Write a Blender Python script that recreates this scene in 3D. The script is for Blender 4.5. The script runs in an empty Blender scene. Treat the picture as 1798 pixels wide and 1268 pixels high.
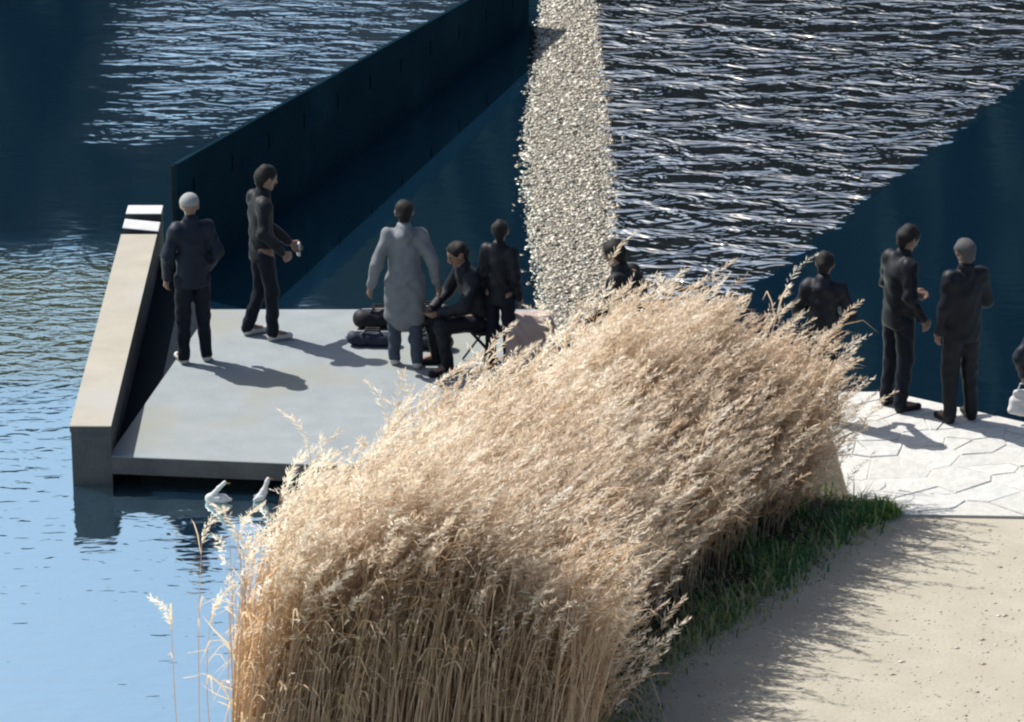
import bpy, math, random
import numpy as np
from mathutils import Vector

random.seed(7)
RNG = np.random.default_rng(11)
sc = bpy.context.scene
col = sc.collection
R = math.radians

# ------------------------------------------------------------------ camera
F_PX, W_PX, H_PX = 6676.0, 1798.0, 1268.0
PITCH = R(20.0)
CAM_H = 12.5
cam_data = bpy.data.cameras.new('camera')
cam_data.sensor_width = 36.0
cam_data.lens = F_PX / W_PX * 36.0
cam_data.clip_start = 0.5
cam_data.clip_end = 3000.0
cam = bpy.data.objects.new('camera', cam_data)
col.objects.link(cam)
cam.location = (0, 0, CAM_H)
cam.rotation_euler = (R(90) - PITCH, 0, 0)
sc.camera = cam

# ------------------------------------------------------------------ world and sun
SUN_EL, SUN_AZ = R(52.0), R(-55.0)          # azimuth clockwise from +Y
world = bpy.data.worlds.new('World')
sc.world = world
world.use_nodes = True
wn = world.node_tree
wn.nodes.clear()
sky = wn.nodes.new('ShaderNodeTexSky')
sky.sky_type = 'NISHITA'
sky.sun_disc = False
sky.sun_elevation = SUN_EL
sky.sun_rotation = SUN_AZ
sky.altitude = 50
sky.air_density = 1.0
sky.dust_density = 2.4
sky.ozone_density = 1.0
bg = wn.nodes.new('ShaderNodeBackground')
bg.inputs['Strength'].default_value = 0.10
wo = wn.nodes.new('ShaderNodeOutputWorld')
wn.links.new(sky.outputs[0], bg.inputs['Color'])
wn.links.new(bg.outputs[0], wo.inputs['Surface'])

sun_data = bpy.data.lights.new('sun', 'SUN')
sun_data.energy = 5.0
sun_data.angle = R(0.5)
sun_data.color = (1.0, 0.955, 0.895)
sun = bpy.data.objects.new('sun', sun_data)
col.objects.link(sun)
sdir = Vector((math.sin(SUN_AZ) * math.cos(SUN_EL), math.cos(SUN_AZ) * math.cos(SUN_EL), math.sin(SUN_EL)))
sun.rotation_euler = sdir.to_track_quat('Z', 'Y').to_euler()
sun.location = sdir * 60

sc.render.engine = 'CYCLES'
sc.cycles.max_bounces = 6
sc.cycles.filter_width = 2.2
sc.view_settings.view_transform = 'Standard'
sc.view_settings.look = 'None'
sc.view_settings.exposure = 0.58
sc.view_settings.gamma = 1.0
sc.view_settings.use_curve_mapping = False

# ------------------------------------------------------------------ helpers
CP, SP = math.cos(PITCH), math.sin(PITCH)
def at(px, py, z=0.0):
    """photo pixel -> point on the horizontal plane z"""
    u = (px - W_PX / 2) / F_PX
    v = -(py - H_PX / 2) / F_PX
    d = Vector((u, CP + v * SP, -SP + v * CP))
    t = (z - CAM_H) / d.z
    return Vector((d.x * t, d.y * t, z))

def tag(o, label=None, cat=None, group=None, kind=None):
    if label: o['label'] = label
    if cat: o['category'] = cat
    if group: o['group'] = group
    if kind: o['kind'] = kind
    return o

def empty(name, loc=(0, 0, 0), rz=0.0):
    o = bpy.data.objects.new(name, None)
    o.empty_display_size = 0.1
    col.objects.link(o)
    o.location = loc
    o.rotation_euler = (0, 0, rz)
    return o

def link_mesh(name, me, mats, parent=None):
    o = bpy.data.objects.new(name, me)
    col.objects.link(o)
    for m in (mats if isinstance(mats, (list, tuple)) else [mats]):
        if me.materials.find(m.name) < 0:
            me.materials.append(m)
    if parent is not None:
        o.parent = parent
    return o

def mesh_from(name, verts, faces, smooth=False):
    me = bpy.data.meshes.new(name)
    me.from_pydata([tuple(v) for v in verts], [], [tuple(f) for f in faces])
    me.update()
    if smooth:
        me.polygons.foreach_set('use_smooth', [True] * len(me.polygons))
    return me

def mesh_np(name, V, Q, smooth=False, mat_idx=None, tint=None):
    """fast mesh from numpy verts (n,3) and faces (m,k)"""
    me = bpy.data.meshes.new(name)
    n, m, k = len(V), len(Q), Q.shape[1]
    me.vertices.add(n)
    me.vertices.foreach_set('co', np.ascontiguousarray(V, dtype=np.float32).ravel())
    me.loops.add(m * k)
    me.loops.foreach_set('vertex_index', np.ascontiguousarray(Q, dtype=np.int32).ravel())
    me.polygons.add(m)
    me.polygons.foreach_set('loop_start', np.arange(0, m * k, k, dtype=np.int32))
    me.polygons.foreach_set('loop_total', np.full(m, k, dtype=np.int32))
    if mat_idx is not None:
        me.polygons.foreach_set('material_index', np.ascontiguousarray(mat_idx, dtype=np.int32))
    if smooth:
        me.polygons.foreach_set('use_smooth', np.ones(m, dtype=bool))
    me.update(calc_edges=True)
    if tint is not None:
        a = me.attributes.new('tint', 'FLOAT', 'POINT')
        a.data.foreach_set('value', np.ascontiguousarray(tint, dtype=np.float32))
    me.validate()
    return me

def prism(poly, z0, z1, bevel=0.0):
    """vertical prism from a counter-clockwise plan polygon, optional top bevel"""
    n = len(poly)
    c = Vector((sum(p[0] for p in poly) / n, sum(p[1] for p in poly) / n, 0))
    V, Fc = [], []
    rings = [[(p[0], p[1], z0) for p in poly]]
    if bevel > 0:
        rings.append([(p[0], p[1], z1 - bevel) for p in poly])
        ins = []
        for p in poly:
            d = c - Vector((p[0], p[1], 0)); L = d.length or 1
            ins.append((p[0] + d.x / L * bevel * 1.2, p[1] + d.y / L * bevel * 1.2, z1))
        rings.append(ins)
    else:
        rings.append([(p[0], p[1], z1) for p in poly])
    for r in rings: V += r
    for k in range(len(rings) - 1):
        for i in range(n):
            j = (i + 1) % n
            Fc.append((k * n + i, k * n + j, (k + 1) * n + j, (k + 1) * n + i))
    Fc.append(tuple(reversed(range(n))))
    Fc.append(tuple((len(rings) - 1) * n + i for i in range(n)))
    return V, Fc

# ------------------------------------------------------------------ materials
class NT:
    def __init__(s, name):
        s.m = bpy.data.materials.new(name); s.m.use_nodes = True
        s.t = s.m.node_tree; s.t.nodes.clear()
        s.out = s.t.nodes.new('ShaderNodeOutputMaterial')
    def n(s, typ, **kw):
        nd = s.t.nodes.new('ShaderNode' + typ)
        for k, v in kw.items(): setattr(nd, k, v)
        return nd
    def l(s, a, b): s.t.links.new(a, b)
    def val(s, sock, v):
        if hasattr(v, 'is_output'): s.l(v, sock)
        else: sock.default_value = v
    def math(s, op, a, b=0.0, c=0.0, clamp=False):
        nd = s.n('Math', operation=op); nd.use_clamp = clamp
        s.val(nd.inputs[0], a); s.val(nd.inputs[1], b); s.val(nd.inputs[2], c)
        return nd.outputs[0]
    def sstep(s, x, lo, hi):
        nd = s.n('MapRange', interpolation_type='SMOOTHSTEP')
        s.val(nd.inputs[0], x); nd.inputs[1].default_value = lo; nd.inputs[2].default_value = hi
        return nd.outputs[0]
    def noise(s, vec, scale, detail=3.0, rough=0.5, dist=0.0):
        nd = s.n('TexNoise'); s.l(vec, nd.inputs['Vector'])
        nd.inputs['Scale'].default_value = scale; nd.inputs['Detail'].default_value = detail
        nd.inputs['Roughness'].default_value = rough; nd.inputs['Distortion'].default_value = dist
        return nd.outputs['Fac']
    def mapping(s, vec, rot=(0, 0, 0), scale=(1, 1, 1), loc=(0, 0, 0)):
        nd = s.n('Mapping'); s.l(vec, nd.inputs['Vector'])
        nd.inputs['Rotation'].default_value = rot; nd.inputs['Scale'].default_value = scale
        nd.inputs['Location'].default_value = loc
        return nd.outputs[0]
    def ramp(s, fac, stops):
        nd = s.n('ValToRGB'); s.l(fac, nd.inputs[0])
        e = nd.color_ramp.elements
        while len(e) < len(stops): e.new(0.5)
        for el, (p, c) in zip(e, stops): el.position = p; el.color = (*c, 1)
        return nd.outputs[0]
    def mix(s, f, a, b):
        nd = s.n('Mix', data_type='RGBA'); s.val(nd.inputs[0], f)
        s.val(nd.inputs[6], a if hasattr(a, 'is_output') else (*a, 1)); s.val(nd.inputs[7], b if hasattr(b, 'is_output') else (*b, 1))
        return nd.outputs[2]
    def bump(s, h, dist, strength=1.0):
        nd = s.n('Bump'); s.l(h, nd.inputs['Height'])
        nd.inputs['Distance'].default_value = dist; nd.inputs['Strength'].default_value = strength
        return nd.outputs[0]
    def coords(s): return s.n('TexCoord').outputs['Object']
    def world(s): return s.n('NewGeometry').outputs['Position']
    def pbsdf(s, color, rough=0.7, normal=None, spec=0.3):
        b = s.n('BsdfPrincipled')
        s.val(b.inputs['Base Color'], color if hasattr(color, 'is_output') else (*color, 1))
        s.val(b.inputs['Roughness'], rough)
        b.inputs['Specular IOR Level'].default_value = spec
        if normal is not None: s.l(normal, b.inputs['Normal'])
        s.l(b.outputs[0], s.out.inputs[0])
        return b

KA = 0.61      # base colours below are scaled to real albedo
def kcol(c): return tuple(x * KA for x in c)
def mat_surface(name, c1, c2, scale, bump_d, rough=0.85, c3=None, fine=60.0, spec=0.25, big=0.6):
    c1, c2 = kcol(c1), kcol(c2); c3 = kcol(c3) if c3 else None
    t = NT(name); w = t.world()
    n1 = t.noise(w, scale, 5, 0.6); n2 = t.noise(w, fine, 3, 0.6); n3 = t.noise(w, big, 3, 0.55)
    f = t.math('ADD', t.math('MULTIPLY', n1, 0.55), t.math('MULTIPLY', n2, 0.45))
    colr = t.ramp(f, [(0.36, c1), (0.64, c2)])
    if c3: colr = t.mix(t.sstep(n3, 0.5, 0.68), colr, c3)
    nb = t.bump(f, bump_d)
    t.pbsdf(colr, rough, nb, spec)
    return t.m

M = {}
M['deck'] = mat_surface('deck_concrete', (0.295, 0.34, 0.36), (0.39, 0.43, 0.45), 3.0, 0.004, c3=(0.35, 0.37, 0.33), fine=45)
M['deck_side_shaded'] = mat_surface('deck_concrete_shaded', (0.085, 0.085, 0.095), (0.14, 0.14, 0.145), 4.0, 0.006)  # shade on the slab's side faces put into a darker concrete copy
M['coping'] = mat_surface('coping_limestone', (0.43, 0.41, 0.34), (0.55, 0.52, 0.44), 2.5, 0.003, c3=(0.50, 0.49, 0.45), fine=50)
M['coping_white'] = mat_surface('pale_stone', (0.62, 0.64, 0.66), (0.78, 0.80, 0.80), 9.0, 0.004)
M['parapet_side_shaded'] = mat_surface('parapet_stone_shaded', (0.07, 0.075, 0.085), (0.12, 0.125, 0.13), 4.0, 0.006)  # shade of the upright parapet and coping faces put into the colour
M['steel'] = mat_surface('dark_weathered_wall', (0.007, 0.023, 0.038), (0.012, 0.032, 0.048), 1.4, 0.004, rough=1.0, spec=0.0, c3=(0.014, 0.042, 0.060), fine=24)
M['gap_shade'] = mat_surface('gap_shade_dark', (0.006, 0.012, 0.02), (0.012, 0.022, 0.032), 6, 0.004, rough=0.8, spec=0.1)  # shade in the gap beside the parapet put into the colour
M['black'] = mat_surface('black_recess_shade', (0.008, 0.01, 0.012), (0.015, 0.018, 0.02), 8, 0.002)  # black stands in for shade under the deck and in the wall slots
M['sand'] = mat_surface('sandy_path', (0.46, 0.425, 0.34), (0.575, 0.54, 0.44), 2.2, 0.010, c3=(0.49, 0.45, 0.36), fine=34, rough=0.95)
M['soil'] = mat_surface('reed_bank_soil', (0.06, 0.05, 0.035), (0.13, 0.11, 0.08), 5, 0.02, rough=0.95)
M['gravel_base'] = mat_surface('gravel_bed', (0.16, 0.16, 0.14), (0.32, 0.31, 0.27), 14, 0.02, rough=0.9, fine=40)
M['joint'] = mat_surface('paving_bed_mortar', (0.58, 0.58, 0.54), (0.74, 0.74, 0.70), 12, 0.006, rough=0.95)
M['unseen_hill'] = mat_surface('reflection_hillside', (0.006, 0.012, 0.012), (0.014, 0.022, 0.020), 0.25, 0.5, rough=1.0, fine=1.2, spec=0.0, big=0.05)

def mat_random(name, stops, rough=0.8, scale=30, bump=0.004, spec=0.25, vary=0.25):
    stops = [(p, kcol(c)) for p, c in stops]
    t = NT(name); oi = t.n('ObjectInfo'); w = t.world()
    base = t.ramp(oi.outputs['Random'], stops)
    n = t.noise(w, scale, 4, 0.6)
    dk = t.mix(t.sstep(n, 0.35, 0.7), t.mix(vary, base, (0.2, 0.2, 0.19)), base)
    t.pbsdf(dk, rough, t.bump(n, bump), spec)
    return t.m
M['flag'] = mat_random('white_flagstone', [(0.0, (0.66, 0.67, 0.63)), (0.5, (0.78, 0.78, 0.74)), (1.0, (0.72, 0.74, 0.72))], vary=0.22, scale=9, bump=0.02)

def mat_tint(name, stops, rough=0.7, trans=0.0, spec=0.2, bump=None, k=0.61):
    stops = [(p, tuple(x * k for x in c)) for p, c in stops]
    t = NT(name)
    a = t.n('Attribute'); a.attribute_name = 'tint'
    c = t.ramp(a.outputs['Fac'], stops)
    b = t.pbsdf(c, rough, None, spec)
    if trans > 0:
        tr = t.n('BsdfTranslucent'); t.l(c, tr.inputs[0])
        mx = t.n('MixShader'); mx.inputs[0].default_value = trans
        t.l(b.outputs[0], mx.inputs[1]); t.l(tr.outputs[0], mx.inputs[2]); t.l(mx.outputs[0], t.out.inputs[0])
    return t.m
M['pebble'] = mat_tint('river_pebbles', [(0.0, (0.06, 0.055, 0.045)), (0.35, (0.33, 0.29, 0.22)), (0.7, (0.58, 0.53, 0.41)), (1.0, (0.85, 0.82, 0.72))], rough=0.35, spec=0.6, k=0.78)
M['reed_stem'] = mat_tint('dry_reed_stem', [(0.0, (0.42, 0.29, 0.19)), (0.5, (0.66, 0.49, 0.33)), (1.0, (0.80, 0.63, 0.46))], trans=0.42, k=1.06)
M['reed_leaf'] = mat_tint('dry_reed_leaf', [(0.0, (0.40, 0.26, 0.15)), (0.5, (0.62, 0.45, 0.28)), (1.0, (0.74, 0.58, 0.40))], trans=0.50, k=0.95)
M['plume'] = mat_tint('reed_plume', [(0.0, (0.52, 0.39, 0.28)), (0.45, (0.80, 0.68, 0.53)), (1.0, (0.93, 0.87, 0.76))], trans=0.55, k=0.95)
M['grass'] = mat_tint('green_grass', [(0.0, (0.035, 0.11, 0.06)), (0.6, (0.07, 0.19, 0.08)), (0.85, (0.20, 0.30, 0.05)), (1.0, (0.42, 0.38, 0.26))], trans=0.4, k=1.25)

# ------------------------------------------------------------------ layout in metres
WZ = -0.28                      # water level
DECK = [at(190, 801), at(945, 832), at(945, 543), at(370, 543)]

# ------------------------------------------------------------------ water
def mat_water():
    t = NT('river_water'); w = t.world()
    sep = t.n('SeparateXYZ'); t.l(w, sep.inputs[0])
    X, Y = sep.outputs[0], sep.outputs[1]
    jag = t.noise(t.mapping(w, rot=(0, 0, R(26)), scale=(0.9, 3.2, 1)), 1.0, 2, 0.5)
    jag = t.math('SUBTRACT', jag, 0.5)
    soft = t.math('SUBTRACT', t.noise(w, 0.8, 3, 0.55), 0.5)
    def side(p, q):
        """signed distance to the line p->q, positive on its left"""
        d = (q - p); d.z = 0; d.normalize()
        nx, ny = -d.y, d.x
        c = -(nx * p.x + ny * p.y)
        return t.math('ADD', t.math('ADD', t.math('MULTIPLY', X, nx), t.math('MULTIPLY', Y, ny)), c)
    # choppy channel: right of the gravel bar, up to the sheltered water along the near bank
    g = side(at(1000, 550, WZ), at(1000, 0, WZ))
    ch1 = t.sstep(t.math('MULTIPLY', g, -1.0), -0.1, 0.15)
    s = side(at(1400, 445, WZ), at(1798, 140, WZ))
    ch2 = t.sstep(t.math('ADD', s, t.math('MULTIPLY', jag, 0.45)), -0.06, 0.10)
    chop = t.math('MULTIPLY', ch1, ch2)
    # breeze patch beyond the wall
    pY = at(500, 250, WZ).y
    b1 = t.sstep(t.math('ADD', t.math('SUBTRACT', Y, pY), t.math('MULTIPLY', soft, 4.0)), -1.6, 4.5)
    e = side(at(150, 300, WZ), at(215, 0, WZ))
    b2 = t.sstep(t.math('ADD', t.math('MULTIPLY', e, -1.0), t.math('MULTIPLY', soft, 1.2)), -0.5, 0.9)
    wl = t.sstep(side(at(305, 450, WZ), at(925, -20, WZ)), -0.15, 0.15)
    breeze = t.math('MULTIPLY', t.math('MULTIPLY', b1, b2), wl)
    # open water left of the parapet: light ripple
    near = t.sstep(Y, at(0, 400, WZ).y, at(0, 560, WZ).y)
    pside = side(at(160, 800, WZ), at(256, 420, WZ))
    pnear = t.sstep(Y, at(0, 850, WZ).y + 0.3, at(0, 850, WZ).y - 0.6)
    lft = t.math('MAXIMUM', t.sstep(pside, -0.3, 0.3), pnear)
    openw = t.math('MULTIPLY', near, lft)
    # heights in metres
    v1 = t.mapping(w, rot=(0, 0, R(43)), scale=(1.55, 2.75, 1))
    h1 = t.math('SUBTRACT', t.noise(v1, 1.0, 3.0, 0.55, 0.5), 0.5)
    v2 = t.mapping(w, rot=(0, 0, R(8)), scale=(1.5, 3.2, 1))
    h2 = t.math('SUBTRACT', t.noise(v2, 1.0, 3, 0.55, 0.4), 0.5)
    v3 = t.mapping(w, rot=(0, 0, R(-6)), scale=(3.2, 6.5, 1))
    h3 = t.math('SUBTRACT', t.noise(v3, 1.0, 2, 0.5, 0.3), 0.5)
    H = t.math('MULTIPLY', t.math('MULTIPLY', h1, chop), 0.18)
    H = t.math('ADD', H, t.math('MULTIPLY', t.math('MULTIPLY', h2, breeze), 0.07))
    H = t.math('ADD', H, t.math('MULTIPLY', h3, t.math('MULTIPLY_ADD', openw, 0.0055, 0.0010)))
    band = t.math('MULTIPLY', t.sstep(Y, at(0, 740, WZ).y, at(0, 640, WZ).y), t.sstep(Y, at(0, 400, WZ).y, at(0, 500, WZ).y))
    band = t.math('MULTIPLY', band, t.sstep(pside, -0.1, 0.1))
    v4 = t.mapping(w, rot=(0, 0, R(12)), scale=(4.2, 6.5, 1))
    h4 = t.math('SUBTRACT', t.noise(v4, 1.0, 2.5, 0.55, 0.6), 0.5)
    H = t.math('ADD', H, t.math('MULTIPLY', t.math('MULTIPLY', h4, band), 0.006))
    nb = t.bump(H, 1.0)
    b = t.n('BsdfPrincipled')
    # olive hillside reflection painted into the base colour beside the parapet
    t.l(t.mix(chop, t.mix(band, (0.022, 0.105, 0.22), (0.085, 0.095, 0.045)), (0.02, 0.04, 0.06)), b.inputs['Base Color'])
    b.inputs['Roughness'].default_value = 0.9
    b.inputs['Specular IOR Level'].default_value = 0.0
    gl = t.n('BsdfGlossy'); gl.inputs['Roughness'].default_value = 0.05
    t.l(t.mix(chop, (0.82, 1.0, 0.97), (1.0, 0.96, 0.82)), gl.inputs['Color'])  # silvery glint colour painted into the reflection tint of the chop
    t.l(nb, gl.inputs['Normal'])
    g2 = t.n('BsdfGlossy'); g2.inputs['Roughness'].default_value = 0.32
    t.l(nb, g2.inputs['Normal'])
    gm = t.n('MixShader'); t.l(t.math('MULTIPLY_ADD', chop, 0.05, t.math('MULTIPLY', breeze, 0.08)), gm.inputs[0])
    t.l(gl.outputs[0], gm.inputs[1]); t.l(g2.outputs[0], gm.inputs[2])
    mx = t.n('MixShader'); t.l(t.math('MULTIPLY_ADD', band, -0.25, 0.94), mx.inputs[0])
    t.l(b.outputs[0], mx.inputs[1]); t.l(gm.outputs[0], mx.inputs[2]); t.l(mx.outputs[0], t.out.inputs[0])
    return t.m
M['water'] = mat_water()
S = 500
tag(link_mesh('water', mesh_from('water', [(-S, -S, WZ), (S, -S, WZ), (S, S, WZ), (-S, S, WZ)], [(0, 1, 2, 3)]), M['water']), kind='structure')

# ------------------------------------------------------------------ unseen hillside, added and shaped to darken the water's reflections
def make_hill():
    na, nr = 260, 26
    V = []
    for i in range(na + 1):
        az = R(-75 + 150 * i / na)
        azd = math.degrees(az)
        e_l, e_r = 19.3, 30.0
        k = min(1, max(0, (azd + 4.0) / 3.2)); k = k * k * (3 - 2 * k)
        el = e_l + (e_r - e_l) * k + 0.5 * math.sin(azd * 0.9) + 0.35 * math.sin(azd * 2.7 + 1) + 0.35 * (random.random() - 0.5)
        for j in range(nr + 1):
            u = j / nr
            r = 150 + 75 * u
            h = math.tan(R(el)) * 225 * (u ** 0.8) + WZ - 40
            h = WZ - 1 + (math.tan(R(el)) * 225 + 1 - 35) * (u ** 0.9)
            bump = (random.random() - 0.5) * 5.5 * min(1, u * 5)
            V.append((r * math.sin(az), 35 + r * math.cos(az) + (random.random() - .5) * 2, h + bump + 35 * u ** 0.9))
    Fc = []
    for i in range(na):
        for j in range(nr):
            a = i * (nr + 1) + j
            Fc.append((a, a + nr + 1, a + nr + 2, a + 1))
    return mesh_from('unseen_hill', V, Fc)
tag(link_mesh('unseen_hill', make_hill(), M['unseen_hill']), kind='structure')

# ------------------------------------------------------------------ banks
def ground_poly(name, pts, z0, z1, mat):
    pts = [(p.x, p.y) for p in pts]
    area = sum(pts[i][0] * pts[(i + 1) % len(pts)][1] - pts[(i + 1) % len(pts)][0] * pts[i][1] for i in range(len(pts)))
    if area < 0: pts = pts[::-1]
    V, Fc = prism(pts, z0, z1)
    return link_mesh(name, mesh_from(name, V, Fc), mat)
# reed bank (dark soil) under the reeds, sandy path right of it, bed of the white paving
bank_l = [(948, 600), (946, 850), (850, 960), (720, 1060), (640, 1180), (610, 1330), (600, 2600), (600, 6000)]
bank_r = [(1420, 6000), (1150, 2600), (1060, 1330), (1075, 1235), (1180, 1130), (1310, 1040), (1420, 960), (1560, 907), (1490, 870), (1470, 800), (1440, 694), (1200, 640)]
tag(ground_poly('reed_bank', [at(*p) for p in bank_l + bank_r], WZ - 1.0, -0.004, M['soil']), kind='structure')
path = [(1420, 6000), (1150, 2600), (1060, 1330), (1075, 1235), (1180, 1130), (1310, 1040), (1420, 960), (1560, 907), (1800, 911), (2600, 925), (6000, 1000), (12000, 6000)]
tag(ground_poly('sandy_path', [at(*p) for p in path], WZ - 1.0, 0.0, M['sand']), kind='structure')
pave_px = [(1440, 694), (1470, 800), (1490, 870), (1560, 907), (1800, 911), (2600, 925), (2600, 880), (1800, 746), (1650, 712), (1560, 692)]
paving = tag(ground_poly('paving', [at(*p) for p in pave_px], WZ - 1.0, 0.024, M['joint']), kind='structure')

# crazy paving: each flagstone an irregular cell
def clip_poly(poly, a, b, c):
    """keep a*x+b*y<=c"""
    out = []
    for i in range(len(poly)):
        p, q = poly[i], poly[(i + 1) % len(poly)]
        dp, dq = a * p[0] + b * p[1] - c, a * q[0] + b * q[1] - c
        if dp <= 0: out.append(p)
        if dp * dq < 0:
            s = dp / (dp - dq)
            out.append((p[0] + (q[0] - p[0]) * s, p[1] + (q[1] - p[1]) * s))
    return out
def inside(poly, x, y):
    r = False
    for i in range(len(poly)):
        (x1, y1), (x2, y2) = poly[i], poly[i - 1]
        if (y1 > y) != (y2 > y) and x < (x2 - x1) * (y - y1) / (y2 - y1) + x1: r = not r
    return r
def flagstones():
    P = [at(*p) for p in pave_px]
    outline = [(p.x, p.y) for p in P]
    xs = [p[0] for p in outline]; ys = [p[1] for p in outline]
    seeds = []
    gx, gy = 0.44, 0.32
    j = 0; y = min(ys) - 0.3
    while y < max(ys) + 0.4:
        x = min(xs) - 0.3 + (j % 2) * gx / 2
        while x < min(max(xs), 7.5) + 0.4:
            if random.random() > .16: seeds.append((x + random.uniform(-.30, .30), y + random.uniform(-.24, .24)))
            x += gx
        y += gy; j += 1
    hw = 0.005
    for i, s in enumerate(seeds):
        if not inside(outline, *s): continue
        poly = [(s[0] - 1, s[1] - 1), (s[0] + 1, s[1] - 1), (s[0] + 1, s[1] + 1), (s[0] - 1, s[1] + 1)]
        for k, q in enumerate(seeds):
            dx, dy = q[0] - s[0], q[1] - s[1]; L = math.hypot(dx, dy)
            if k == i or L > 1.3: continue
            poly = clip_poly(poly, dx / L, dy / L, (s[0] * dx + s[1] * dy) / L + L / 2 - hw)
        for a in range(len(outline)):          # convex enough outline: clip by the nearby edges
            p, q = outline[a], outline[(a + 1) % len(outline)]
            dx, dy = q[0] - p[0], q[1] - p[1]; L = math.hypot(dx, dy)
            nx, ny = dy / L, -dx / L
            mid = ((p[0] + q[0]) / 2, (p[1] + q[1]) / 2)
            t_ = ((s[0] - p[0]) * dx + (s[1] - p[1]) * dy) / L / L
            if not -0.15 < t_ < 1.15: continue
            sd = (s[0] - p[0]) * nx + (s[1] - p[1]) * ny
            if sd > 0: nx, ny, sd = -nx, -ny, -sd
            poly = clip_poly(poly, nx, ny, p[0] * nx + p[1] * ny - 0.01)
        if len(poly) < 3: continue
        zt = 0.031 + random.uniform(-.004, .007)
        poly = [(px - s[0], py - s[1]) for px, py in poly]
        V, Fc = prism(poly, 0.005, zt, 0.008)
        tx, ty = random.uniform(-.012, .012), random.uniform(-.012, .012)
        V = [(v[0], v[1], v[2] + (v[0] * tx + v[1] * ty if v[2] > .012 else 0)) for v in V]
        o = link_mesh('flagstone', mesh_from('flagstone', V, Fc), M['flag'], paving)
        o.location = (s[0], s[1], 0)
flagstones()

# ------------------------------------------------------------------ gravel bar with loose pebbles
GL = [(965, 600), (938, 560), (928, 470), (914, 400), (905, 330), (908, 240), (920, 160), (932, 80), (945, 0), (955, -120), (965, -300)]
GR = [(1075, 600), (1080, 540), (1092, 470), (1092, 400), (1088, 330), (1082, 250), (1072, 160), (1062, 80), (1050, 0), (1040, -120), (1030, -300)]
def gravel():
    V, Fc = [], []
    nx = 8
    for (l, r) in zip(GL, GR):
        a, b = at(*l, WZ), at(*r, WZ)
        for i in range(nx + 1):
            u = i / nx
            p = a.lerp(b, u)
            z = WZ - 0.025 + 0.04 * math.sin(math.pi * min(1, max(0, u * 1.02))) ** 0.6
            V.append((p.x, p.y, z))
    for k in range(len(GL) - 1):
        for i in range(nx):
            a = k * (nx + 1) + i
            Fc.append((a, a + 1, a + nx + 2, a + nx + 1))
    tag(link_mesh('gravel_bar', mesh_from('gravel_bar', V, Fc, True), M['gravel_base']), kind='structure')
    # pebbles: low-poly stones
    t = (1 + 5 ** .5) / 2
    ico = np.array([(-1, t, 0), (1, t, 0), (-1, -t, 0), (1, -t, 0), (0, -1, t), (0, 1, t), (0, -1, -t), (0, 1, -t), (t, 0, -1), (t, 0, 1), (-t, 0, -1), (-t, 0, 1)]) / math.sqrt(1 + t * t)
    icf = np.array([(0, 11, 5), (0, 5, 1), (0, 1, 7), (0, 7, 10), (0, 10, 11), (1, 5, 9), (5, 11, 4), (11, 10, 2), (10, 7, 6), (7, 1, 8), (3, 9, 4), (3, 4, 2), (3, 2, 6), (3, 6, 8), (3, 8, 9), (4, 9, 5), (2, 4, 11), (6, 2, 10), (8, 6, 7), (9, 8, 1)])
    lp = [at(*p, WZ) for p in GL]; rp = [at(*p, WZ) for p in GR]
    ys = np.array([p.y for p in lp]); lx = np.array([p.x for p in lp]); rx = np.array([p.x for p in rp])
    N = 36000
    y = RNG.uniform(ys.min(), ys.max(), N)
    u = RNG.uniform(-0.02, 1.02, N)
    u = np.where(u > .5, u + (u - .5) * 2 * (.05 * np.sin(y * 2.1) + .03 * np.sin(y * 5.3 + 1)), u + (.5 - u) * 2 * (.035 * np.sin(y * 2.7 + 2) + .02 * np.sin(y * 6.1))) + RNG.normal(0, .035, N)
    o = np.argsort(ys)
    x = np.interp(y, ys[o], lx[o]) * (1 - u) + np.interp(y, ys[o], rx[o]) * u
    z = WZ - 0.025 + 0.04 * np.sin(np.pi * np.clip(u, 0, 1)) ** 0.6
    r = RNG.uniform(0.007, 0.018, N) * np.where(RNG.random(N) < 0.08, 2.0, 1)
    jit = 1 + RNG.normal(0, 0.16, (N, 12, 1))
    sc3 = np.stack([r * RNG.uniform(.9, 1.5, N), r * RNG.uniform(.8, 1.3, N), r * RNG.uniform(.55, .9, N)], 1)[:, None, :]
    a = RNG.uniform(0, 2 * np.pi, N); ca, sa = np.cos(a)[:, None], np.sin(a)[:, None]
    P = ico[None] * jit * sc3
    Q = np.stack([P[..., 0] * ca - P[..., 1] * sa, P[..., 0] * sa + P[..., 1] * ca, P[..., 2]], 2)
    Q += np.stack([x, y, z + r * 0.25], 1)[:, None, :]
    Fq = (icf[None] + (np.arange(N) * 12)[:, None, None]).reshape(-1, 3)
    tint = np.clip(RNG.normal(0.46, 0.28, N) - .35 * np.clip(np.abs(u - .5) * 2 - .8, 0, 1) / .2, 0, 1)
    me = mesh_np('pebbles', Q.reshape(-1, 3), Fq, False, None, np.repeat(tint, 12))
    tag(link_mesh('pebbles', me, M['pebble']), 'cream and grey river pebbles covering the gravel bar', 'pebbles', kind='stuff')
gravel()

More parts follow.
